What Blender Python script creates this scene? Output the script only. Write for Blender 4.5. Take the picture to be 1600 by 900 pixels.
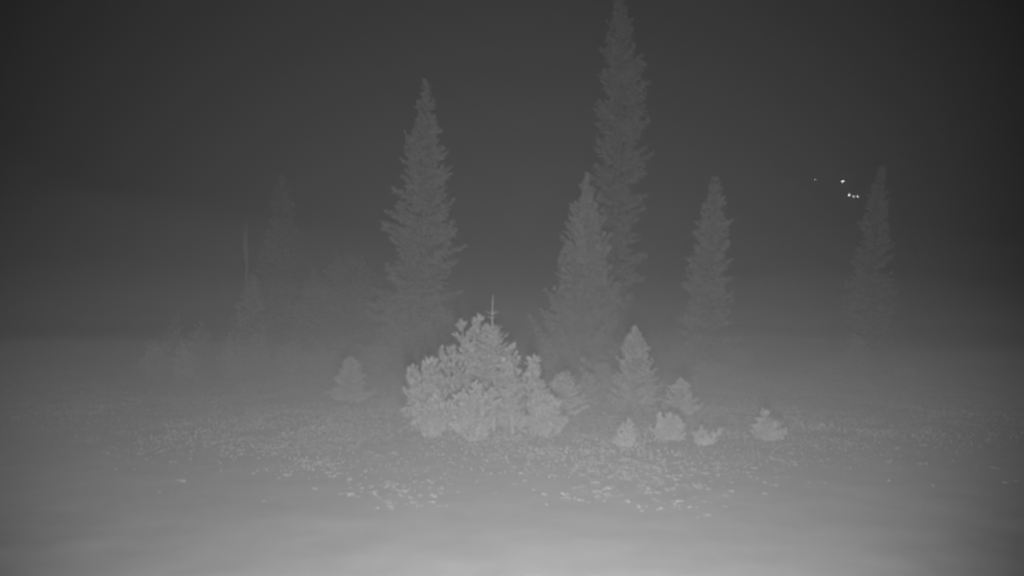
import bpy, math, random
import numpy as np
from mathutils import Vector, Matrix

for o in list(bpy.data.objects):
    bpy.data.objects.remove(o)
SC = bpy.context.scene
COL = SC.collection

# ------------------------------------------------------------------ camera
CAM = Vector((0.0, 0.0, 2.5))
PITCH = math.radians(2.7)
FPX = 1256.0                       # focal length in pixels of a 1600 px wide frame
cd = bpy.data.cameras.new('camera')
cd.sensor_width = 36.0
cd.lens = 36.0 * FPX / 1600.0
cd.clip_start = 0.05
cd.clip_end = 4000.0
camo = bpy.data.objects.new('camera', cd)
COL.objects.link(camo)
camo.location = CAM
camo.rotation_euler = (math.pi / 2 + PITCH, 0, 0)
SC.camera = camo

# ------------------------------------------------------------------ night sky (monochrome infrared picture)
w = bpy.data.worlds.new('World')
SC.world = w
w.use_nodes = True
nt = w.node_tree
nt.nodes.clear()
sky = nt.nodes.new('ShaderNodeTexSky')
sky.sky_type = 'NISHITA'
sky.sun_disc = False
sky.sun_elevation = math.radians(28)
sky.sun_rotation = math.radians(205)
bw = nt.nodes.new('ShaderNodeRGBToBW')
bg = nt.nodes.new('ShaderNodeBackground')
bg.inputs['Strength'].default_value = 0.0004
wo = nt.nodes.new('ShaderNodeOutputWorld')
nt.links.new(sky.outputs[0], bw.inputs[0])
nt.links.new(bw.outputs[0], bg.inputs[0])
nt.links.new(bg.outputs[0], wo.inputs[0])

# faint moonlight, same direction as the sky's sun
moon = bpy.data.lights.new('moon', 'SUN')
moon.energy = 0.004
moon.angle = math.radians(10)
mo = bpy.data.objects.new('moon', moon)
COL.objects.link(mo)
mo.rotation_euler = (math.radians(62), 0, math.radians(-25))

# the infrared illuminator under the camera, whose beam lights the fog and the clearing
LAMP_POS = Vector((0.10, 1.02, 1.56))
ir = bpy.data.lights.new('infrared_illuminator', 'SPOT')
ir.energy = 11500.0
ir.color = (1, 1, 1)
ir.spot_size = math.radians(96)
ir.spot_blend = 0.6
ir.shadow_soft_size = 0.18
iro = bpy.data.objects.new('infrared_illuminator', ir)
COL.objects.link(iro)
iro.location = LAMP_POS
iro.rotation_euler = (math.radians(90 + 9), 0, math.radians(2.0))

SC.view_settings.view_transform = 'Standard'
SC.view_settings.look = 'None'
SC.view_settings.exposure = 0.0
SC.view_settings.gamma = 1.0
SC.view_settings.use_curve_mapping = False
SC.cycles.use_denoising = True
SC.cycles.volume_bounces = 0
SC.cycles.max_bounces = 4
SC.cycles.diffuse_bounces = 2
SC.cycles.transparent_max_bounces = 32
SC.cycles.filter_width = 2.9
HAZE_DENSITY = 0.00165

# ------------------------------------------------------------------ helpers
def principled(name, base, var=0.25, scale=3.0, rough=0.85, bump=0.0, bscale=40.0):
    m = bpy.data.materials.new(name)
    m.use_nodes = True
    n = m.node_tree.nodes
    l = m.node_tree.links
    b = n['Principled BSDF']
    tc = n.new('ShaderNodeTexCoord')
    nz = n.new('ShaderNodeTexNoise')
    nz.inputs['Scale'].default_value = scale
    nz.inputs['Detail'].default_value = 5
    mr = n.new('ShaderNodeMapRange')
    mr.inputs['From Min'].default_value = 0.25
    mr.inputs['From Max'].default_value = 0.75
    mr.inputs['To Min'].default_value = base * (1 - var)
    mr.inputs['To Max'].default_value = base * (1 + var)
    l.new(tc.outputs['Object'], nz.inputs['Vector'])
    l.new(nz.outputs['Fac'], mr.inputs['Value'])
    l.new(mr.outputs[0], b.inputs['Base Color'])
    b.inputs['Roughness'].default_value = rough
    b.inputs['Specular IOR Level'].default_value = 0.15
    if bump:
        n2 = n.new('ShaderNodeTexNoise')
        n2.inputs['Scale'].default_value = bscale
        n2.inputs['Detail'].default_value = 6
        bp = n.new('ShaderNodeBump')
        bp.inputs['Strength'].default_value = bump
        bp.inputs['Distance'].default_value = 0.05
        l.new(tc.outputs['Object'], n2.inputs['Vector'])
        l.new(n2.outputs['Fac'], bp.inputs['Height'])
        l.new(bp.outputs[0], b.inputs['Normal'])
    return m

M_NEEDLE = principled('conifer_needles', 0.33, 0.30, 2.2)
M_PINE = principled('pine_needles', 0.34, 0.30, 3.5)
M_BARK = principled('bark', 0.24, 0.35, 9.0, bump=0.5)
M_DEAD = principled('weathered_dead_wood', 0.34, 0.25, 6.0, bump=0.4)
M_SHRUB = principled('shrub_leaves', 0.42, 0.30, 4.0)
M_COVER = principled('ground_cover_leaves', 0.155, 0.35, 1.3)
M_GRASS = principled('dry_grass', 0.28, 0.25, 0.7)
M_GROUND = principled('meadow_soil', 0.085, 0.45, 1.1)
M_HILL = principled('wooded_hillside', 0.05, 0.06, 0.02)
M_POST = principled('dark_steel', 0.04, 0.1, 5.0, rough=0.5)

def emitter(name, strength):
    m = bpy.data.materials.new(name)
    m.use_nodes = True
    n = m.node_tree.nodes
    n.clear()
    e = n.new('ShaderNodeEmission')
    e.inputs['Strength'].default_value = strength
    o = n.new('ShaderNodeOutputMaterial')
    m.node_tree.links.new(e.outputs[0], o.inputs[0])
    return m

def hash2(ix, iy, s):
    v = np.sin(ix * 127.1 + iy * 311.7 + s * 74.7) * 43758.5453
    return v - np.floor(v)

def vnoise(x, y, s=0.0):
    x = np.asarray(x, float); y = np.asarray(y, float)
    ix = np.floor(x); iy = np.floor(y)
    fx = x - ix; fy = y - iy
    fx = fx * fx * (3 - 2 * fx); fy = fy * fy * (3 - 2 * fy)
    a = hash2(ix, iy, s); b = hash2(ix + 1, iy, s)
    c = hash2(ix, iy + 1, s); d = hash2(ix + 1, iy + 1, s)
    return (a * (1 - fx) + b * fx) * (1 - fy) + (c * (1 - fx) + d * fx) * fy

def ground_z(x, y):
    x = np.asarray(x, float); y = np.asarray(y, float)
    far = np.clip((y - 9.0) / 20.0, 0, 1)
    z = (vnoise(x * 0.11, y * 0.11, 1) - 0.5) * 0.55 * far
    z = z + (vnoise(x * 0.45, y * 0.45, 2) - 0.5) * 0.16 * (0.35 + 0.65 * far)
    z = z + (vnoise(x * 1.7, y * 1.7, 3) - 0.5) * 0.045
    return z

def mesh_object(name, verts, faces, mat, parent=None, smooth=False):
    """verts (n,3) array; faces (m,3) or (m,4) array or list of those"""
    me = bpy.data.meshes.new(name)
    fl = faces if isinstance(faces, list) else [faces]
    fl = [np.asarray(f, np.int32) for f in fl if len(f)]
    verts = np.asarray(verts, np.float32)
    me.vertices.add(len(verts))
    me.vertices.foreach_set('co', verts.ravel())
    loops = np.concatenate([f.ravel() for f in fl])
    tot = np.concatenate([np.full(len(f), f.shape[1], np.int32) for f in fl])
    start = np.concatenate([[0], np.cumsum(tot)[:-1]]).astype(np.int32)
    me.loops.add(len(loops))
    me.loops.foreach_set('vertex_index', loops)
    me.polygons.add(len(tot))
    me.polygons.foreach_set('loop_start', start)
    if smooth:
        me.polygons.foreach_set('use_smooth', np.ones(len(tot), bool))
    me.update(calc_edges=True)
    me.validate()
    me.materials.append(mat)
    o = bpy.data.objects.new(name, me)
    COL.objects.link(o)
    if parent is not None:
        o.parent = parent
    return o

def thing(name, label, cat, loc, group=None):
    o = bpy.data.objects.new(name, None)
    o.empty_display_size = 0.3
    COL.objects.link(o)
    o.location = loc
    o['label'] = label
    o['category'] = cat
    if group:
        o['group'] = group
    return o

class Tubes:
    """collects tapered tubes into one mesh"""
    def __init__(self):
        self.v = []; self.f = []; self.n = 0
    def add(self, pts, radii, sides=6):
        pts = np.asarray(pts, float)
        k = len(pts)
        t = np.gradient(pts, axis=0)
        t /= np.linalg.norm(t, axis=1, keepdims=True) + 1e-9
        ref = np.array([0.31, 0.95, 0.05]) if abs(t[0][1]) < 0.8 else np.array([0.95, 0.1, 0.3])
        a = np.cross(t, ref); a /= np.linalg.norm(a, axis=1, keepdims=True) + 1e-9
        b = np.cross(t, a)
        ang = np.linspace(0, 2 * math.pi, sides, endpoint=False)
        ring = (a[:, None, :] * np.cos(ang)[None, :, None] + b[:, None, :] * np.sin(ang)[None, :, None])
        v = pts[:, None, :] + ring * np.asarray(radii)[:, None, None]
        self.v.append(v.reshape(-1, 3))
        i = np.arange(k - 1)[:, None] * sides
        j = np.arange(sides)[None, :]
        j2 = (j + 1) % sides
        q = np.stack([i + j, i + j2, i + sides + j2, i + sides + j], -1).reshape(-1, 4) + self.n
        self.f.append(q)
        self.n += k * sides
    def build(self, name, mat, parent):
        return mesh_object(name, np.concatenate(self.v), np.concatenate(self.f), mat, parent, smooth=True)

def unit(v):
    return v / (np.linalg.norm(v, axis=-1, keepdims=True) + 1e-9)

def blades(p, d, ln, wd, rng, cross=2, belly=0.35):
    """pointed leaf-like blades: base p, direction d, length, half width; 'cross' blades each"""
    p = np.asarray(p); d = unit(np.asarray(d)); n = len(p)
    V = []; F = []
    r = unit(rng.normal(size=(n, 3)))
    a = unit(np.cross(d, r))
    off = 0
    for c in range(cross):
        s = a if c == 0 else np.cross(d, a)
        m = p + d * (ln * belly)[:, None]
        v = np.stack([p, m + s * wd[:, None], p + d * ln[:, None], m - s * wd[:, None]], 1)
        V.append(v.reshape(-1, 3))
        F.append(np.arange(n * 4).reshape(n, 4) + off)
        off += n * 4
    return np.concatenate(V), np.concatenate(F)

def needles_on(p, d, ln, rng, per, nl, nw, spread=0.9):
    """each shoot (p,d,ln) carries 'per' single-triangle needles"""
    n = len(p)
    p = np.repeat(p, per, 0); d = np.repeat(unit(d), per, 0); L = np.repeat(ln, per)
    s = rng.random(n * per)
    r = unit(np.cross(d, unit(rng.normal(size=(n * per, 3)))))
    nd = unit(d * (0.55 + 0.5 * s[:, None]) + r * spread)
    base = p + d * (L * s)[:, None]
    side = unit(np.cross(nd, d + 0.01)) * nw
    length = nl * (0.7 + 0.6 * rng.random(n * per))
    v = np.stack([base - side, base + side, base + nd * length[:, None]], 1).reshape(-1, 3)
    return v, np.arange(n * per * 3).reshape(-1, 3)

# ---- pixel (of the 1600x900 photo) to a point of the place at depth Y
CP, SP = math.cos(PITCH), math.sin(PITCH)
def at(px, py, Y):
    u = (px - 800.0) / FPX; v = (450.0 - py) / FPX
    d = np.array([u, CP - v * SP, SP + v * CP])
    return np.array(CAM) + d * (Y / d[1])

def spot_of(px, py_top, Y, px_base=None):
    top = at(px, py_top, Y)
    X = at(px_base if px_base is not None else px, 560, Y)[0]
    z = float(ground_z(X, Y))
    return np.array([X, Y, z]), top

# ------------------------------------------------------------------ the setting
def build_ground():
    xs = np.concatenate([-np.geomspace(900, 30, 40), np.linspace(-29, 29, 190), np.geomspace(30, 900, 40)])
    ys = np.concatenate([np.linspace(-12, 36, 200), np.geomspace(36.6, 900, 70)])
    gx, gy = np.meshgrid(xs, ys)
    gz = ground_z(gx, gy)
    v = np.stack([gx, gy, gz], -1).reshape(-1, 3)
    nx = len(xs); ny = len(ys)
    i = (np.arange(ny - 1)[:, None] * nx + np.arange(nx - 1)[None, :]).ravel()
    f = np.stack([i, i + 1, i + nx + 1, i + nx], -1)
    o = mesh_object('ground', v, f, M_GROUND, smooth=True)
    o['kind'] = 'structure'
    return o
build_ground()

def hill_height(x, y):
    t = np.clip((np.asarray(x, float) + 60) / 420.0, 0, 1.15)
    s = np.clip((np.asarray(y, float) - 300) / 260.0, 0, 1)
    s = s * s * (3 - 2 * s)
    return s * (8 + 128 * t * t * (3 - 2 * np.minimum(t, 1))) * (0.9 + 0.2 * vnoise(np.asarray(x) * 0.012, np.asarray(y) * 0.012, 7)) - 1.5

def build_hill():
    xs = np.linspace(-500, 820, 90); ys = np.linspace(290, 760, 50)
    gx, gy = np.meshgrid(xs, ys)
    v = np.stack([gx, gy, hill_height(gx, gy)], -1).reshape(-1, 3)
    nx = len(xs); ny = len(ys)
    i = (np.arange(ny - 1)[:, None] * nx + np.arange(nx - 1)[None, :]).ravel()
    f = np.stack([i, i + 1, i + nx + 1, i + nx], -1)
    o = mesh_object('hill', v, f, M_HILL, smooth=True)
    o['kind'] = 'structure'
build_hill()

# ------------------------------------------------------------------ trees
def conifer(name, label, cat, px, pyt, Y, half, seed, px_base=None, group=None,
            profile=None, spacing=0.28, per_whorl=6, twig=0.30, tw=0.035, up=0.35, down=-0.25, curl=0.25,
            gap=0.10, ragged=0.35, bare=0.02, leader=0.0, mode='blade', mat=None, step=0.10, lateral=0.8,
            trunk_r=None, needle=(14, 0.026, 0.0035), h_min_frac=0.0, droop_twig=0.0):
    """half: crown half width in photo pixels at its widest; profile(t): 0 at the tip to 1 at the foot"""
    rng = np.random.default_rng(seed)
    base, top = spot_of(px, pyt, Y, px_base)
    H = top[2] - base[2]
    lean = np.array([top[0] - base[0], 0.0])
    R = half / FPX * Y
    root = thing(name, label, cat, base, group)
    profile = profile or (lambda t: t ** 0.8)
    tr = trunk_r or H * 0.011 + 0.012
    def axis(z):
        k = z / H
        return np.array([lean[0] * k + 0.012 * H * math.sin(k * 5 + seed), 0.010 * H * math.sin(k * 4 + seed * 2), z])
    tb = Tubes()
    zs = np.linspace(-0.15, H, 16)
    tb.add([axis(max(z, 0)) + np.array([0, 0, min(z, 0)]) for z in zs], [tr * (1 - 0.93 * max(z, 0) / H) for z in zs], 8)
    P = []; D = []; L = []; Wd = []
    z = H * (1 - leader)
    zlow = H * (bare)
    phase = rng.random() * 6.28
    jit = rng.random(64) * 2 - 1
    while z > zlow:
        t = (H - z) / H
        kt = min(1.0, 0.40 + 2.6 * t)
        sp = spacing * (0.45 + 0.75 * t ** 0.5) * (0.8 + 0.4 * rng.random())
        nb = max(3, int(round(per_whorl * (0.55 + 0.5 * t ** 0.5) + rng.normal() * 0.7)))
        a0 = rng.random() * 6.28
        for k in range(nb):
            if rng.random() < gap:
                continue
            a = a0 + 6.283 * k / nb + rng.normal() * 0.25
            sector = int(((a + phase) % 6.283) / 6.283 * 8)
            lump = jit[(sector * 7 + int(t * 9)) % 64]
            r = R * profile(t) * (1 + ragged * 0.6 * lump + ragged * rng.normal() * 0.5)
            r = float(np.clip(r, R * profile(t) * 0.45, R * profile(t) * 1.42))
            r = max(r, R * 0.05)
            e0 = up + (down - up) * min(1, t * 1.25) + rng.normal() * 0.10
            n = max(3, int(r / (step)) + 2)
            s = np.linspace(0, 1, n)
            out = r * s * math.cos(e0)
            cu = curl * (0.6 + 0.8 * rng.random())
            zz = z + rng.normal() * 0.03 * spacing + r * (math.sin(e0) * s + cu * s * s * 0.6)
            bend = rng.normal() * 0.12
            aa = a + bend * s
            c0 = axis(z)
            pts = np.stack([c0[0] + out * np.cos(aa), c0[1] + out * np.sin(aa), zz], -1)
            pts[:, 2] = np.maximum(pts[:, 2], 0.02)
            br = max(0.004, tr * 0.30 * (0.3 + 0.7 * t)) * min(1.0, r / (R * 0.5) + 0.3)
            if r > 0.12:
                tb.add(pts[:: max(1, n // 5)] if n > 6 else pts, np.linspace(br, br * 0.25, len(pts[:: max(1, n // 5)] if n > 6 else pts)), 4)
            tang = unit(np.gradient(pts, axis=0))
            sidev = unit(np.cross(tang, np.array([0, 0, 1.0])))
            for i in range(n):
                if s[i] < 0.12 and t > 0.2:
                    continue
                for sg in (-1, 1):
                    if mode == 'blade':
                        # side spray: a chain of blades, longest near the middle of the bough
                        sl = twig * kt * (0.5 + 0.6 * rng.random()) + 0.34 * r * (1 - s[i]) * min(1.0, 0.35 + 1.6 * s[i]) * (0.6 + 0.7 * rng.random())
                        sl = min(sl, r * 0.55 + 0.12)
                        d = unit(tang[i] * (0.65 + 0.3 * rng.random()) + sidev[i] * sg * lateral * (0.6 + 0.7 * rng.random()) + np.array([0, 0, rng.normal() * 0.22 - droop_twig]))
                        nn = max(1, int(sl / (twig * 0.5)))
                        for j in range(nn):
                            o_ = pts[i] + d * (sl * j / nn)
                            P.append(o_); D.append(d + rng.normal(size=3) * 0.22 + np.array([0, 0, -0.10])); L.append(twig * kt * (0.75 + 0.5 * rng.random())); Wd.append(tw * kt)
                            if j % 2 == 0:
                                P.append(o_); D.append(d + rng.normal(size=3) * 0.55 + np.array([0, 0, -0.25])); L.append(twig * kt * 0.7); Wd.append(tw * kt)
                        continue
                    d = tang[i] * (0.75 + 0.3 * rng.random()) + sidev[i] * sg * lateral * (0.6 + 0.7 * rng.random()) + np.array([0, 0, rng.normal() * 0.28 - droop_twig])
                    P.append(pts[i]); D.append(d)
                    L.append(twig * (0.55 + 0.6 * rng.random()) * (1.0 - 0.35 * s[i]) * (0.55 + 0.6 * min(1, r / (R * 0.6))))
                    Wd.append(tw)
            P.append(pts[-1]); D.append(tang[-1] + np.array([0, 0, 0.12])); L.append(twig * kt * 0.9); Wd.append(tw * kt)
            P.append(pts[-1] * 0.5 + pts[-2] * 0.5); D.append(tang[-1] + rng.normal(size=3) * 0.25); L.append(twig * kt * 0.9); Wd.append(tw * kt)
        z -= sp
    # leader: short needles on the top shoot
    zt = np.linspace(H * (1 - leader) - 0.02 * H, H, 8)
    for z in zt:
        P.append(axis(z)); D.append(np.array([rng.normal() * 0.12, rng.normal() * 0.12, 1.0])); L.append(twig * 0.45); Wd.append(tw * 0.6)
    P = np.array(P); D = np.array(D); L = np.array(L); Wd = np.array(Wd)
    if mode == 'blade':
        v, f = blades(P, D, L, Wd * (0.7 + 0.6 * rng.random(len(P))), rng)
        mesh_object('crown', v, f, mat or M_NEEDLE, root)
    else:
        per, nl, nw = needle
        v1, f1 = needles_on(P, D, L, rng, per, nl, nw)
        v2, f2 = blades(P, D, L, np.full(len(P), 0.006), rng, 1)
        mesh_object('crown', np.concatenate([v1, v2]), [f1, f2 + len(v1)], mat or M_NEEDLE, root)
    tb.build('trunk', M_BARK, root)
    return root

def pine(name, label, cat, px, pyt, Y, seed, leaders, width, px_base=None, group=None, tuft=(84, 0.088, 0.0058), mat=None, fill=1.0, nbr=26, spread_low=1.0):
    """several upswept stems, each ending in round tufts of long needles.
    leaders: list of (px, py) tips in the photo; width: half width in pixels of the skirt"""
    rng = np.random.default_rng(seed)
    base, top = spot_of(px, pyt, Y, px_base)
    root = thing(name, label, cat, base, group)
    R = width / FPX * Y
    tb = Tubes()
    TP = []; TD = []; TS = []
    for k, (lx, ly) in enumerate(leaders):
        tip = at(lx, ly, Y + rng.normal() * 0.15 * R) - base
        h = tip[2]
        foot = np.array([rng.normal() * 0.06, rng.normal() * 0.06, -0.1])
        s = np.linspace(0, 1, 9)
        mid = (foot + tip) * 0.5; mid[:2] = mid[:2] * 1.25
        pts = ((1 - s) ** 2)[:, None] * foot + (2 * s * (1 - s))[:, None] * mid + (s ** 2)[:, None] * tip
        r0 = 0.016 * max(h, 0.5) + 0.008
        tb.add(pts, np.linspace(r0, 0.008, 9), 6)
        TP.append(pts[-1]); TD.append(np.array([0, 0, 1.0])); TS.append(1.15)
        nb = int(nbr * fill * (0.5 + 0.5 * h / max(top[2] - base[2], 0.1)))
        for b in range(nb):
            q = 0.06 + 0.90 * (b + rng.random()) / nb
            c = pts[0] * 0
            i = q * 8; i0 = int(i); c = pts[i0] * (1 - (i - i0)) + pts[min(8, i0 + 1)] * (i - i0)
            a = b * 2.4 + rng.normal() * 0.4
            ln = (R * spread_low * (1 - q) ** 1.0 * 0.85 + 0.085 * h) * (0.35 + 0.95 * rng.random())
            el = 0.35 + 0.6 * q + rng.normal() * 0.12
            ss = np.linspace(0, 1, 5)
            bp = np.stack([c[0] + ln * ss * math.cos(a) * math.cos(el), c[1] + ln * ss * math.sin(a) * math.cos(el),
                           c[2] + ln * (math.sin(el) * 0.5 * ss + 0.42 * ss * ss)], -1)
            tb.add(bp, np.linspace(0.010, 0.004, 5), 4)
            dirv = unit(bp[-1] - bp[-2])
            TP.append(bp[-1]); TD.append(dirv); TS.append(0.75 + 0.45 * rng.random())
            TP.append(bp[3]); TD.append(dirv + rng.normal(size=3) * 0.2); TS.append(0.8)
            for m in range(rng.integers(1, 4)):
                u = 0.35 + 0.6 * rng.random()
                i = u * 4; i0 = min(3, int(i)); c2 = bp[i0] * (1 - (i - i0)) + bp[i0 + 1] * (i - i0)
                d2 = unit(dirv + rng.normal(size=3) * 0.75 + np.array([0, 0, 0.25]))
                l2 = 0.08 + 0.22 * ln * rng.random()
                tb.add([c2, c2 + d2 * l2], [0.005, 0.003], 4)
                TP.append(c2 + d2 * l2); TD.append(d2); TS.append(0.6 + 0.5 * rng.random())
    TP = np.array(TP); TD = unit(np.array(TD)); TS = np.array(TS)
    TP[:, 2] = np.maximum(TP[:, 2], 0.05)
    per, nl, nw = tuft
    n = len(TP)
    p = np.repeat(TP, per, 0); d = np.repeat(TD, per, 0); sc = np.repeat(TS, per)
    back = rng.random(n * per)
    r = unit(np.cross(d, unit(rng.normal(size=(n * per, 3)))))
    nd = unit(d * (0.15 + 1.1 * (1 - back))[:, None] + r * (0.25 + 0.8 * back)[:, None])
    b0 = p - d * (back * 0.10 * sc)[:, None]
    ll = nl * sc * (0.75 + 0.5 * rng.random(n * per))
    sd = unit(np.cross(nd, r + 0.02)) * nw
    v = np.stack([b0 - sd, b0 + sd, b0 + nd * ll[:, None]], 1).reshape(-1, 3)
    mesh_object('crown', v, np.arange(n * per * 3).reshape(-1, 3), mat or M_PINE, root)
    tb.build('trunk', M_BARK, root)
    return root

def shrub(name, label, cat, px, pyt, Y, half, seed, group=None, n_stem=16, leaf=0.07, dens=26, peaks=None, mat=None, lw=0.4):
    """low bush of arching stems set with leaves; a lumpy outline with several humps"""
    rng = np.random.default_rng(seed)
    base, top = spot_of(px, pyt, Y)
    H = max(0.12, top[2] - base[2]); R = half / FPX * Y
    root = thing(name, label, cat, base, group)
    tb = Tubes(); P = []; D = []; L = []
    for k in range(n_stem):
        a = 2.4 * k + rng.normal() * 0.3
        q = math.sqrt((k + 0.5) / n_stem)
        hh = H * (1.0 if k == 0 else (1 - 0.55 * q ** 2) * (0.72 + 0.33 * rng.random()))
        rr = R * q * (0.8 + 0.3 * rng.random())
        s = np.linspace(0, 1, 6)
        pts = np.stack([rr * np.cos(a) * s ** 1.2, rr * np.sin(a) * s ** 1.2, hh * s ** 0.85 - 0.03], -1)
        tb.add(pts, np.linspace(0.009, 0.003, 6), 4)
        for m in range(dens):
            u = 0.12 + 0.88 * rng.random() ** 0.7
            i = u * 5; i0 = min(4, int(i)); c = pts[i0] * (1 - (i - i0)) + pts[i0 + 1] * (i - i0)
            out = unit(rng.normal(size=3) * np.array([1, 1, 0.8]) + np.array([0, 0, 0.5]))
            reach = leaf * (0.3 + 2.2 * rng.random()) * (1.25 - 0.6 * u)
            c = c + out * reach
            c[2] = max(c[2], 0.02)
            P.append(c); D.append(out + np.array([0, 0, 0.35]) + rng.normal(size=3) * 0.5); L.append(leaf * (0.7 + 0.7 * rng.random()))
    P = np.array(P); D = np.array(D); L = np.array(L)
    v, f = blades(P, D, L, L * lw * 0.5, rng, 2, 0.5)
    mesh_object('foliage', v, f, mat or M_SHRUB, root)
    tb.build('stem', M_BARK, root)
    return root

# the five tall firs -------------------------------------------------
def prof_left(t):       # slim spire that widens steadily
    return min(1.0, 0.03 + 1.22 * t ** 0.95)
def prof_column(t):     # narrow column
    return min(1.0, 0.10 + 1.9 * t ** 0.75) * (1.0 - 0.15 * max(0, t - 0.55))
def prof_cone(t):
    return min(1.05, 0.03 + 1.05 * t ** 0.95)
def prof_skirt(t):      # slender, flaring at the foot
    return min(1.2, 0.10 + 0.75 * t ** 0.8 + 0.45 * max(0, t - 0.70) * 2)
def prof_slim(t):
    return min(1.0, 0.14 + 1.0 * t ** 0.75)

TALL = 'tall firs standing along the back of the clearing'
conifer('fir_tree', 'tall spire-shaped fir standing left of centre, clear of the other firs', 'tree', 666, 126, 44, 59, 11, px_base=648, group=TALL,
        profile=prof_left, spacing=0.34, per_whorl=7, twig=0.42, tw=0.045, up=0.55, down=-0.30, curl=0.45, gap=0.15, ragged=0.56, bare=0.03, step=0.16)
conifer('fir_tree', 'tallest fir, a narrow column whose tip reaches the top edge', 'tree', 964, -4, 52, 35, 23, px_base=960, group=TALL,
        profile=prof_column, spacing=0.42, per_whorl=7, twig=0.50, tw=0.05, up=0.60, down=-0.42, curl=0.55, gap=0.22, ragged=0.62, bare=0.03, step=0.19)
conifer('fir_tree', 'broad-based pointed fir standing in front of the tallest fir', 'tree', 921, 275, 38, 62, 37, px_base=901, group=TALL,
        profile=prof_cone, spacing=0.24, per_whorl=8, twig=0.34, tw=0.036, up=0.85, down=0.20, curl=0.75, gap=0.10, ragged=0.48, bare=0.02, step=0.13)
conifer('fir_tree', 'slender fir with flaring skirt, next right of the tallest fir', 'tree', 1114, 280, 44, 43, 41, px_base=1104, group=TALL,
        profile=prof_skirt, spacing=0.30, per_whorl=7, twig=0.38, tw=0.042, up=0.5, down=-0.15, curl=0.35, gap=0.14, ragged=0.50, bare=0.02, step=0.15)
conifer('fir_tree', 'faint slender fir nearest the right edge, beside the distant lights', 'tree', 1373, 264, 55, 29, 53, px_base=1360, group=TALL,
        profile=prof_slim, spacing=0.32, per_whorl=6, twig=0.42, tw=0.045, up=0.5, down=-0.25, curl=0.35, gap=0.10, ragged=0.40, bare=0.03, step=0.18)

# the dim trees on the left ------------------------------------------
DIM = 'dim conifers in the fog on the left'
conifer('fir_tree', 'very faint slim fir, tallest of the dim group on the left', 'tree', 438, 276, 76, 30, 61, px_base=441, group=DIM,
        profile=prof_slim, spacing=0.45, per_whorl=6, twig=0.55, tw=0.06, up=0.5, down=-0.2, step=0.25)
conifer('fir_tree', 'dim broad pointed fir right of the broken snag', 'tree', 490, 422, 58, 52, 67, group=DIM,
        profile=prof_cone, spacing=0.32, per_whorl=7, twig=0.42, tw=0.05, up=0.5, down=-0.1, step=0.2)
conifer('fir_tree', 'dim fir with blunt top between the broad dim fir and the tall spire', 'tree', 546, 402, 64, 40, 71, group=DIM,
        profile=lambda t: min(1, 0.2 + 1.3 * t ** 0.6), spacing=0.36, per_whorl=7, twig=0.5, tw=0.06, up=0.4, down=-0.1, ragged=0.5, step=0.22)
conifer('fir_tree', 'barely visible fir just right of the broken snag', 'tree', 421, 362, 72, 34, 73, group=DIM,
        profile=prof_slim, spacing=0.42, per_whorl=6, twig=0.5, tw=0.06, up=0.4, down=-0.2, step=0.24)
conifer('fir_tree', 'low dim fir filling between two dim firs left of the tall spire', 'tree', 521, 452, 66, 30, 79, group=DIM,
        profile=prof_cone, spacing=0.36, per_whorl=6, twig=0.45, tw=0.05, step=0.22)

conifer('fir_tree', 'dim fir standing in front of the lower trunk of the broken snag', 'tree', 395, 432, 47, 30, 83, group=DIM,
        profile=prof_cone, spacing=0.32, per_whorl=7, twig=0.4, tw=0.05, up=0.5, down=-0.1, step=0.2)

def build_snag():
    Y = 52.0
    base, top = spot_of(384, 346, Y, 388)
    H = top[2] - base[2]
    root = thing('dead_snag', 'pale broken dead trunk with a split top on the left', 'dead tree', base)
    rng = np.random.default_rng(5)
    tb = Tubes()
    zs = np.linspace(-0.2, H * 0.80, 10)
    lx = top[0] - base[0]
    tb.add([(lx * z / H + 0.03 * math.sin(z), 0.02 * math.cos(z * 2), z) for z in zs], [0.135 - 0.05 * max(z, 0) / H for z in zs], 8)
    for k in range(7):
        z = H * (0.2 + 0.08 * k); a = rng.random() * 6.28; l = 0.15 + 0.3 * rng.random()
        tb.add([(lx * z / H, 0, z), (lx * z / H + l * math.cos(a), l * math.sin(a), z - 0.1 * l)], [0.02, 0.008], 5)
    tb.build('trunk', M_DEAD, root)
    for (dx, z0, z1, r0) in ((0.035, 0.78, 1.0, 0.085), (-0.15, 0.74, 0.95, 0.07)):
        s = Tubes()
        zz = np.linspace(H * z0, H * z1, 5)
        s.add([(lx * 0.8 + (lx * 0.2 + dx) * (0.35 + 0.65 * i / 4), 0.0, z) for i, z in enumerate(zz)], [r0, r0 * 0.95, r0 * 0.8, r0 * 0.55, 0.012], 6)
        s.build('splinter', M_DEAD, root)
build_snag()

# the thicket in the middle ------------------------------------------
THK = 'young conifers of the central thicket'
conifer('spruce_sapling', 'young spruce with a tall bare leader, tallest of the central thicket', 'sapling', 772, 466, 18.6, 64, 101, px_base=770, group=THK,
        profile=lambda t: 0.06 + 0.97 * max(0, t - 0.225) ** 0.8, spacing=0.10, per_whorl=8, twig=0.15, up=0.55, down=0.0, curl=0.25, gap=0.05, ragged=0.3, bare=0.03,
        leader=0.235, mode='needle', step=0.07, needle=(22, 0.028, 0.0045), trunk_r=0.05)
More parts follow.
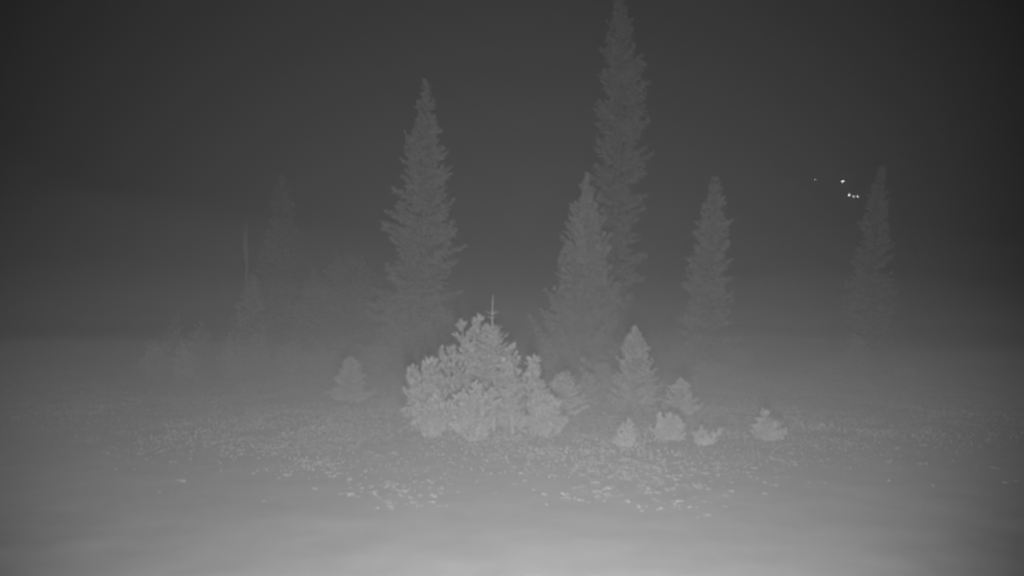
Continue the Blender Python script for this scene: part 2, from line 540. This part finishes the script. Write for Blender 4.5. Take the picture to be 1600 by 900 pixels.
# short side shoots on the bare leader, each a part
def leader_stubs():
    root = bpy.data.objects['spruce_sapling']
    rng = np.random.default_rng(9)
    b, t = spot_of(772, 466, 18.6, 770)
    H = t[2] - b[2]
    for (py, n, l) in ((474, 3, 0.045), (491, 5, 0.17), (498, 4, 0.11)):
        z = at(772, py, 18.6)[2] - b[2]
        for k in range(n):
            a = 6.28 * k / n + rng.random()
            d = np.array([math.cos(a), math.sin(a), 0.35 + 0.3 * rng.random()])
            p = np.array([(t[0] - b[0]) * z / H + 0.012 * H * math.sin(z / H * 5 + 101), 0.010 * H * math.sin(z / H * 4 + 202), z])
            tb = Tubes()
            tb.add([p, p + d * l * 0.5, p + d * l], [0.008, 0.007, 0.004], 5)
            v1, f1 = needles_on(np.array([p]), np.array([d]), np.array([l]), rng, 14, 0.02, 0.003)
            f1 = f1 + tb.n
            tb.v.append(v1)
            mesh_object('side_shoot', np.concatenate(tb.v), [np.concatenate(tb.f), f1], M_NEEDLE, root)
def needled_leader():
    root = bpy.data.objects['spruce_sapling']
    rng = np.random.default_rng(10)
    b, t = spot_of(772, 466, 18.6, 770)
    H = t[2] - b[2]
    zz = np.linspace(at(772, 508, 18.6)[2] - b[2], H, 26)
    pts = np.array([((t[0] - b[0]) * z / H + 0.012 * H * math.sin(z / H * 5 + 101), 0.010 * H * math.sin(z / H * 4 + 202), z) for z in zz])
    tb = Tubes()
    tb.add(pts, np.linspace(0.015, 0.008, 26), 6)
    d = np.tile([0.0, 0.0, 1.0], (26, 1))
    v1, f1 = needles_on(pts, d, np.full(26, zz[1] - zz[0]), rng, 14, 0.022, 0.004)
    f1 = f1 + tb.n
    tb.v.append(v1)
    mesh_object('leader', np.concatenate(tb.v), [np.concatenate(tb.f), f1], M_NEEDLE, root)
leader_stubs()
needled_leader()
pine('pine_sapling', 'young pine with clumped needle tufts left against the tall-leadered spruce', 'sapling', 735, 492, 18.9, 103,
     [(748, 496), (741, 499), (722, 504), (704, 545), (757, 518), (692, 549), (731, 530)], 36, px_base=738, group=THK, nbr=26)
pine('pine_sapling', 'flat-topped low pine at the left end of the central thicket', 'sapling', 668, 566, 18.2, 107,
     [(668, 567), (646, 575), (678, 566), (655, 590), (690, 590), (640, 582)], 30, px_base=672, group=THK, nbr=26, tuft=(90, 0.10, 0.0062))
pine('pine_sapling', 'pine sapling with two upright tips right against the tall-leadered spruce', 'sapling', 799, 543, 18.3, 109,
     [(799, 543), (789, 562)], 24, px_base=797, group=THK, nbr=34)
pine('pine_sapling', 'pine sapling with a knobby forked tip, right of the thicket middle', 'sapling', 834, 558, 18.0, 113,
     [(834, 560), (831, 572), (848, 600)], 25, px_base=834, group=THK, nbr=32)
conifer('spruce_sapling', 'small dim spruce at the right end of the central thicket', 'sapling', 881, 584, 21.5, 36, 117, px_base=883, group=THK,
        profile=lambda t: 0.10 + 0.95 * t ** 0.8, spacing=0.13, per_whorl=7, up=0.6, down=0.0, twig=0.12, tw=0.020, step=0.08, ragged=0.35)
pine('pine_sapling', 'thin-stemmed pine sapling with a single tuft on top, behind the dim spruce', 'sapling', 913, 562, 25.0, 121,
     [(913, 563), (924, 588), (903, 606)], 26, px_base=915, group=THK, nbr=14, tuft=(60, 0.09, 0.006))
pine('pine_sapling', 'low bushy pine in front at the foot of the central thicket', 'sapling', 745, 606, 17.2, 127,
     [(745, 606), (722, 616), (768, 612), (700, 632)], 44, px_base=742, group=THK, nbr=26)
pine('pine_sapling', 'low bushy pine at the right foot of the central thicket', 'sapling', 852, 622, 17.6, 131,
     [(852, 622), (832, 630), (868, 628)], 34, px_base=850, group=THK, nbr=22)
pine('pine_sapling', 'low spreading pine at the left foot of the central thicket', 'sapling', 672, 628, 17.5, 133,
     [(672, 626), (652, 634), (690, 636)], 36, px_base=672, group=THK, nbr=22)

# the saplings on the right of the thicket ---------------------------
RGT = 'young conifers right of the thicket'
conifer('fir_sapling', 'bushy pointed young fir right of the thicket, largest there', 'sapling', 993, 509, 24.0, 40, 139, px_base=991, group=RGT,
        profile=lambda t: min(1.1, 0.02 + 1.08 * t ** 0.95), spacing=0.15, per_whorl=9, twig=0.13, up=0.75, down=0.05, curl=0.4, gap=0.04, ragged=0.32,
        tw=0.021, step=0.085, leader=0.03)
conifer('fir_sapling', 'dim dome-shouldered young fir right of the largest young fir', 'sapling', 1063, 588, 21.5, 27, 149, px_base=1062, group=RGT,
        profile=lambda t: min(1.0, 0.02 + 1.2 * max(0, t - 0.10) ** 0.9), spacing=0.085, per_whorl=9, twig=0.10, up=0.55, down=0.0, curl=0.5, gap=0.0, ragged=0.22,
        tw=0.017, step=0.085, leader=0.10)
pine('pine_seedling', 'small bright upright pine seedling in the open ground', 'seedling', 978, 655, 16.6, 151,
     [(981, 655), (973, 661), (987, 660), (966, 672), (992, 684), (963, 684)], 15, px_base=978, group=RGT, nbr=12, tuft=(46, 0.045, 0.004))
pine('pine_seedling', 'rounded pine seedling with one raised tip, farthest right', 'seedling', 1198, 644, 17.6, 157,
     [(1198, 645), (1188, 655), (1180, 668), (1212, 662), (1222, 674)], 26, px_base=1196, group=RGT, nbr=16, tuft=(60, 0.07, 0.005))
pine('pine_seedling', 'round full pine seedling at the foot of the dome-shouldered fir', 'seedling', 1046, 647, 17.4, 163,
     [(1046, 649), (1030, 652), (1058, 655), (1068, 666), (1036, 660)], 25, px_base=1046, group=RGT, nbr=20, tuft=(60, 0.07, 0.005))
pine('pine_seedling', 'low sprawling pine seedling with an arm reaching right', 'seedling', 1090, 668, 16.6, 167,
     [(1096, 668), (1085, 676), (1126, 673), (1116, 680), (1106, 682)], 20, px_base=1093, group=RGT, nbr=9, tuft=(54, 0.055, 0.004))

# the lone sapling on the left
conifer('fir_sapling', 'lone pointed young fir with wide skirt, left of the thicket', 'sapling', 547, 553, 25.5, 38, 173, px_base=548,
        profile=lambda t: min(1.1, 0.02 + 1.05 * max(0, t - 0.08)), spacing=0.11, per_whorl=8, twig=0.12, up=0.6, down=0.0, curl=0.3, gap=0.02, ragged=0.35,
        tw=0.021, step=0.085, leader=0.10)

# dim bushes in the fog -----------------------------------------------
LB = 'dim bushes in the fog'
SHRUBS = [
    (243, 530, 36, 22, 'dim bush farthest left, at the far edge of the clearing'),
    (288, 532, 35, 20, 'dim rounded bush second from the left'),
    (274, 494, 46, 16, 'narrow dim bush standing behind the two leftmost bushes'),
    (312, 500, 44, 22, 'dim bush left of the foot of the broken snag'),
    (366, 516, 38, 30, 'wide dim bush at the foot of the broken snag'),
    (374, 478, 50, 16, 'small upright bush behind the wide bush under the snag'),
    (402, 508, 42, 16, 'dim upright bush just right of the snag foot'),
    (452, 528, 40, 26, 'dim low bush below the broad dim fir'),
    (500, 540, 40, 28, 'dim low bush left behind the lone young fir'),
    (535, 530, 42, 26, 'flat-topped dim bush directly behind the lone young fir'),
    (592, 530, 40, 32, 'wide dim bush left of the tall spire fir foot'),
    (1062, 540, 42, 24, 'dim bush at the left foot of the slender skirted fir'),
    (1152, 544, 42, 34, 'wide dim bush at the right foot of the slender skirted fir'),
    (1104, 566, 36, 40, 'broad low bush in front of the slender skirted fir'),
    (1300, 570, 42, 34, 'wide dim bush left of the faint fir nearest the right edge'),
    (1338, 520, 42, 22, 'upright bush against the left side of the faint right-hand fir'),
    (1415, 588, 40, 13, 'upright dim bush right of the faint right-hand fir'),
    (850, 552, 34, 34, 'dim bush at the left foot of the broad-based fir'),
    (940, 566, 32, 32, 'dim bush behind the thin-stemmed pine sapling'),
]
for k, (px, py, Y, hw, lab) in enumerate(SHRUBS):
    shrub('bush', lab, 'bush', px, py, Y, hw, 300 + k, group=LB, n_stem=18, leaf=0.0042 * Y, dens=34)

# ------------------------------------------------------------------ low growth on the clearing floor
def build_cover():
    rng = np.random.default_rng(77)
    n = 60000
    u = rng.random(n)
    y = 9.2 * (34 / 9.2) ** (u ** 1.0)
    x = (rng.random(n) * 2 - 1) * (0.70 * y + 1)
    dens = vnoise(x * 0.55, y * 0.35, 11) * 0.6 + vnoise(x * 1.6, y * 1.1, 12) * 0.4
    # the growth thins out to bare ground towards the camera along an irregular curved edge
    edge = 10.4 + 0.05 * (x - 0.6) ** 2 + (vnoise(x * 0.7, y * 0, 13) - 0.5) * 2.0
    side = np.clip(1.6 - np.abs(x + 0.04 * y - 0.4) / (0.27 * y), 0.03, 1)
    keep = (rng.random(n) < side * np.clip((dens - 0.40) * 1.8, 0.02, 0.45)) & (rng.random(n) < np.clip((y - edge) / 3.5, 0.0, 1))
    x = x[keep]; y = y[keep]
    # each clump: a handful of broad low leaves
    m = len(x); per = 9
    sz = (0.018 + 0.036 * rng.random(m) ** 2) * (0.6 + 0.04 * y)
    P = np.repeat(np.stack([x, y, ground_z(x, y)], -1), per, 0)
    P[:, :2] += rng.normal(size=(m * per, 2)) * np.repeat(sz, per)[:, None] * 0.5
    a = rng.random(m * per) * 6.28
    D = np.stack([np.cos(a), np.sin(a), 0.15 + 0.5 * rng.random(m * per)], -1)
    L = np.repeat(sz, per) * (0.6 + 0.8 * rng.random(m * per))
    v, f = blades(P, D, L, L * 0.28, rng, 1, 0.5)
    o = mesh_object('ground_cover', v, f, M_COVER)
    o['kind'] = 'stuff'
    o['label'] = 'pale low leafy growth mottling the clearing floor'
    o['category'] = 'ground cover'
build_cover()

def build_grass():
    rng = np.random.default_rng(78)
    n = 300000
    y = 7.0 * (95 / 7.0) ** rng.random(n)
    x = (rng.random(n) * 2 - 1) * (0.78 * y + 3)
    edge = 12.5 + 0.04 * (x - 0.6) ** 2
    keep = rng.random(n) < np.clip((y - edge) / 6.0, 0.0, 1) * np.clip(1.6 * vnoise(x * 1.3, y * 0.9, 31), 0.15, 1)
    x = x[keep]; y = y[keep]; m = len(x)
    hgt = (0.0027 * y) * (0.5 + 0.9 * rng.random(m)) * (0.6 + 0.8 * vnoise(x * 0.4, y * 0.3, 21))
    P = np.stack([x, y, ground_z(x, y) - 0.01], -1)
    D = np.stack([rng.normal(size=m) * 0.6, rng.normal(size=m) * 0.6, np.ones(m)], -1)
    v, f = blades(P, D, hgt, hgt * 0.18, rng, 1, 0.4)
    o = mesh_object('grass', v, f, M_GRASS)
    o['kind'] = 'stuff'
    o['label'] = 'short grass over the whole clearing'
    o['category'] = 'grass'
build_grass()

# ------------------------------------------------------------------ lights far off on the hillside
M_LAMP = {}
def lamp(px, py, size, strength, label):
    Y = 300.0
    for _ in range(900):
        p = at(px, py, Y)
        if hill_height(p[0], p[1]) >= p[2] - 2.5:
            break
        Y += 0.5
    p = at(px, py, Y)
    g = float(hill_height(p[0], p[1]))
    root = thing('mast_lamp', label, 'lamp', (p[0], p[1], g), 'lights on the far hillside')
    h = p[2] - g
    tb = Tubes()
    tb.add([(0, 0, -0.5), (0, 0, h * 0.5), (0, 0, h)], [0.12, 0.10, 0.07], 8)
    tb.add([(0, 0, h), (0, -0.35, h + 0.15), (0, -0.6, h + 0.1)], [0.06, 0.05, 0.05], 6)
    tb.build('mast', M_POST, root)
    me = Tubes()
    zz = np.linspace(-1, 1, 9)
    me.add([(0, -0.8, h + size * q) for q in zz], [max(0.02, size * math.sqrt(max(0, 1 - q * q))) for q in zz], 12)
    m = emitter('lit_globe_%d' % int(strength * 10), strength)
    m.cycles.emission_sampling = 'NONE'
    me.build('globe', m, root)
    print('lamp', px, py, 'Y', round(Y), 'mast', round(h, 1))
lamp(1316, 284, 0.40, 8.0, 'brightest white light, uppermost of those on the far hillside')
lamp(1326, 305, 0.38, 5.5, 'white light at the left end of the row of three')
lamp(1333, 307, 0.26, 6.0, 'smallest white light in the middle of the row of three')
lamp(1339, 307.5, 0.33, 5.0, 'white light at the right end of the row of three')
lamp(1274, 281, 0.30, 7.0, 'faintest white light, alone left of the other far lights')

# ------------------------------------------------------------------ fog
def build_haze():
    x0, x1, y0, y1, z0, z1 = -960, 960, -30, 960, -3.2, 190
    v = [(x, y, z) for x in (x0, x1) for y in (y0, y1) for z in (z0, z1)]
    f = [(0, 1, 3, 2), (4, 6, 7, 5), (0, 4, 5, 1), (2, 3, 7, 6), (0, 2, 6, 4), (1, 5, 7, 3)]
    m = bpy.data.materials.new('fog')
    m.use_nodes = True
    n = m.node_tree.nodes
    n.clear()
    pv = n.new('ShaderNodeVolumePrincipled')
    pv.inputs['Color'].default_value = (0.95, 0.95, 0.95, 1)
    pv.inputs['Density'].default_value = HAZE_DENSITY
    pv.inputs['Anisotropy'].default_value = 0.0
    o = n.new('ShaderNodeOutputMaterial')
    m.node_tree.links.new(pv.outputs[0], o.inputs['Volume'])
    ob = mesh_object('haze', np.array(v), np.array(f), m)
    ob['kind'] = 'stuff'
    ob['label'] = 'thin fog filling the clearing'
build_haze()

def build_mist(density, near, rise, cap, seed, label, bank=0.0):
    """the low mist lying on the clearing: a closed slab whose top rolls gently"""
    xs = np.linspace(-130, 130, 105); ys = np.concatenate([np.linspace(-10, 60, 50), np.linspace(62, 150, 20)])
    gx, gy = np.meshgrid(xs, ys)
    far = np.clip((gy - 4) / 12.0, 0, 1)
    left = np.clip((-gx + 2.0) / 16.0, 0, 1)
    top = np.minimum(near + rise * (1 + 0.5 * bank * left) * np.maximum(gy - 5, 0), cap + bank * left * left * (3 - 2 * left))
    top = top + (vnoise(gx * 0.11, gy * 0.11, seed) * 0.7 + vnoise(gx * 0.33, gy * 0.3, seed + 1) * 0.3 - 0.5) * 0.7 * top * far
    nx = len(xs); ny = len(ys); n = nx * ny
    v = np.concatenate([np.stack([gx, gy, top], -1).reshape(-1, 3), np.stack([gx, gy, np.full_like(gx, -1.6)], -1).reshape(-1, 3)])
    i = (np.arange(ny - 1)[:, None] * nx + np.arange(nx - 1)[None, :]).ravel()
    f = np.stack([i, i + 1, i + nx + 1, i + nx], -1)
    loop = np.concatenate([np.arange(nx), np.arange(1, ny) * nx + nx - 1, (ny - 1) * nx + np.arange(nx - 2, -1, -1), np.arange(ny - 2, 0, -1) * nx])
    nxt = np.roll(loop, -1)
    side = np.stack([loop, loop + n, nxt + n, nxt], -1)
    m = bpy.data.materials.new('low_mist')
    m.use_nodes = True
    nd = m.node_tree.nodes
    nd.clear()
    pv = nd.new('ShaderNodeVolumePrincipled')
    pv.inputs['Color'].default_value = (0.95, 0.95, 0.95, 1)
    pv.inputs['Density'].default_value = density
    o = nd.new('ShaderNodeOutputMaterial')
    m.node_tree.links.new(pv.outputs[0], o.inputs['Volume'])
    ob = mesh_object('ground_mist', v, [f, (f[:, ::-1] + n), side], m, smooth=True)
    ob['kind'] = 'stuff'
    ob['label'] = label
build_mist(0.0125, 0.50, 0.040, 1.25, 41, 'lowest thickest mist hugging the clearing floor')
for k, (dens, cap, rise) in enumerate(((0.0120, 1.9, 0.11), (0.0052, 3.4, 0.14), (0.0046, 5.6, 0.19))):
    build_mist(dens, 0.76 + 0.02 * k, rise, cap, 61 + 10 * k,
               ('thin mist among the saplings', 'thin mist around the bush tops', 'faintest mist at the feet of the tall firs')[k], bank=0.7 * k)
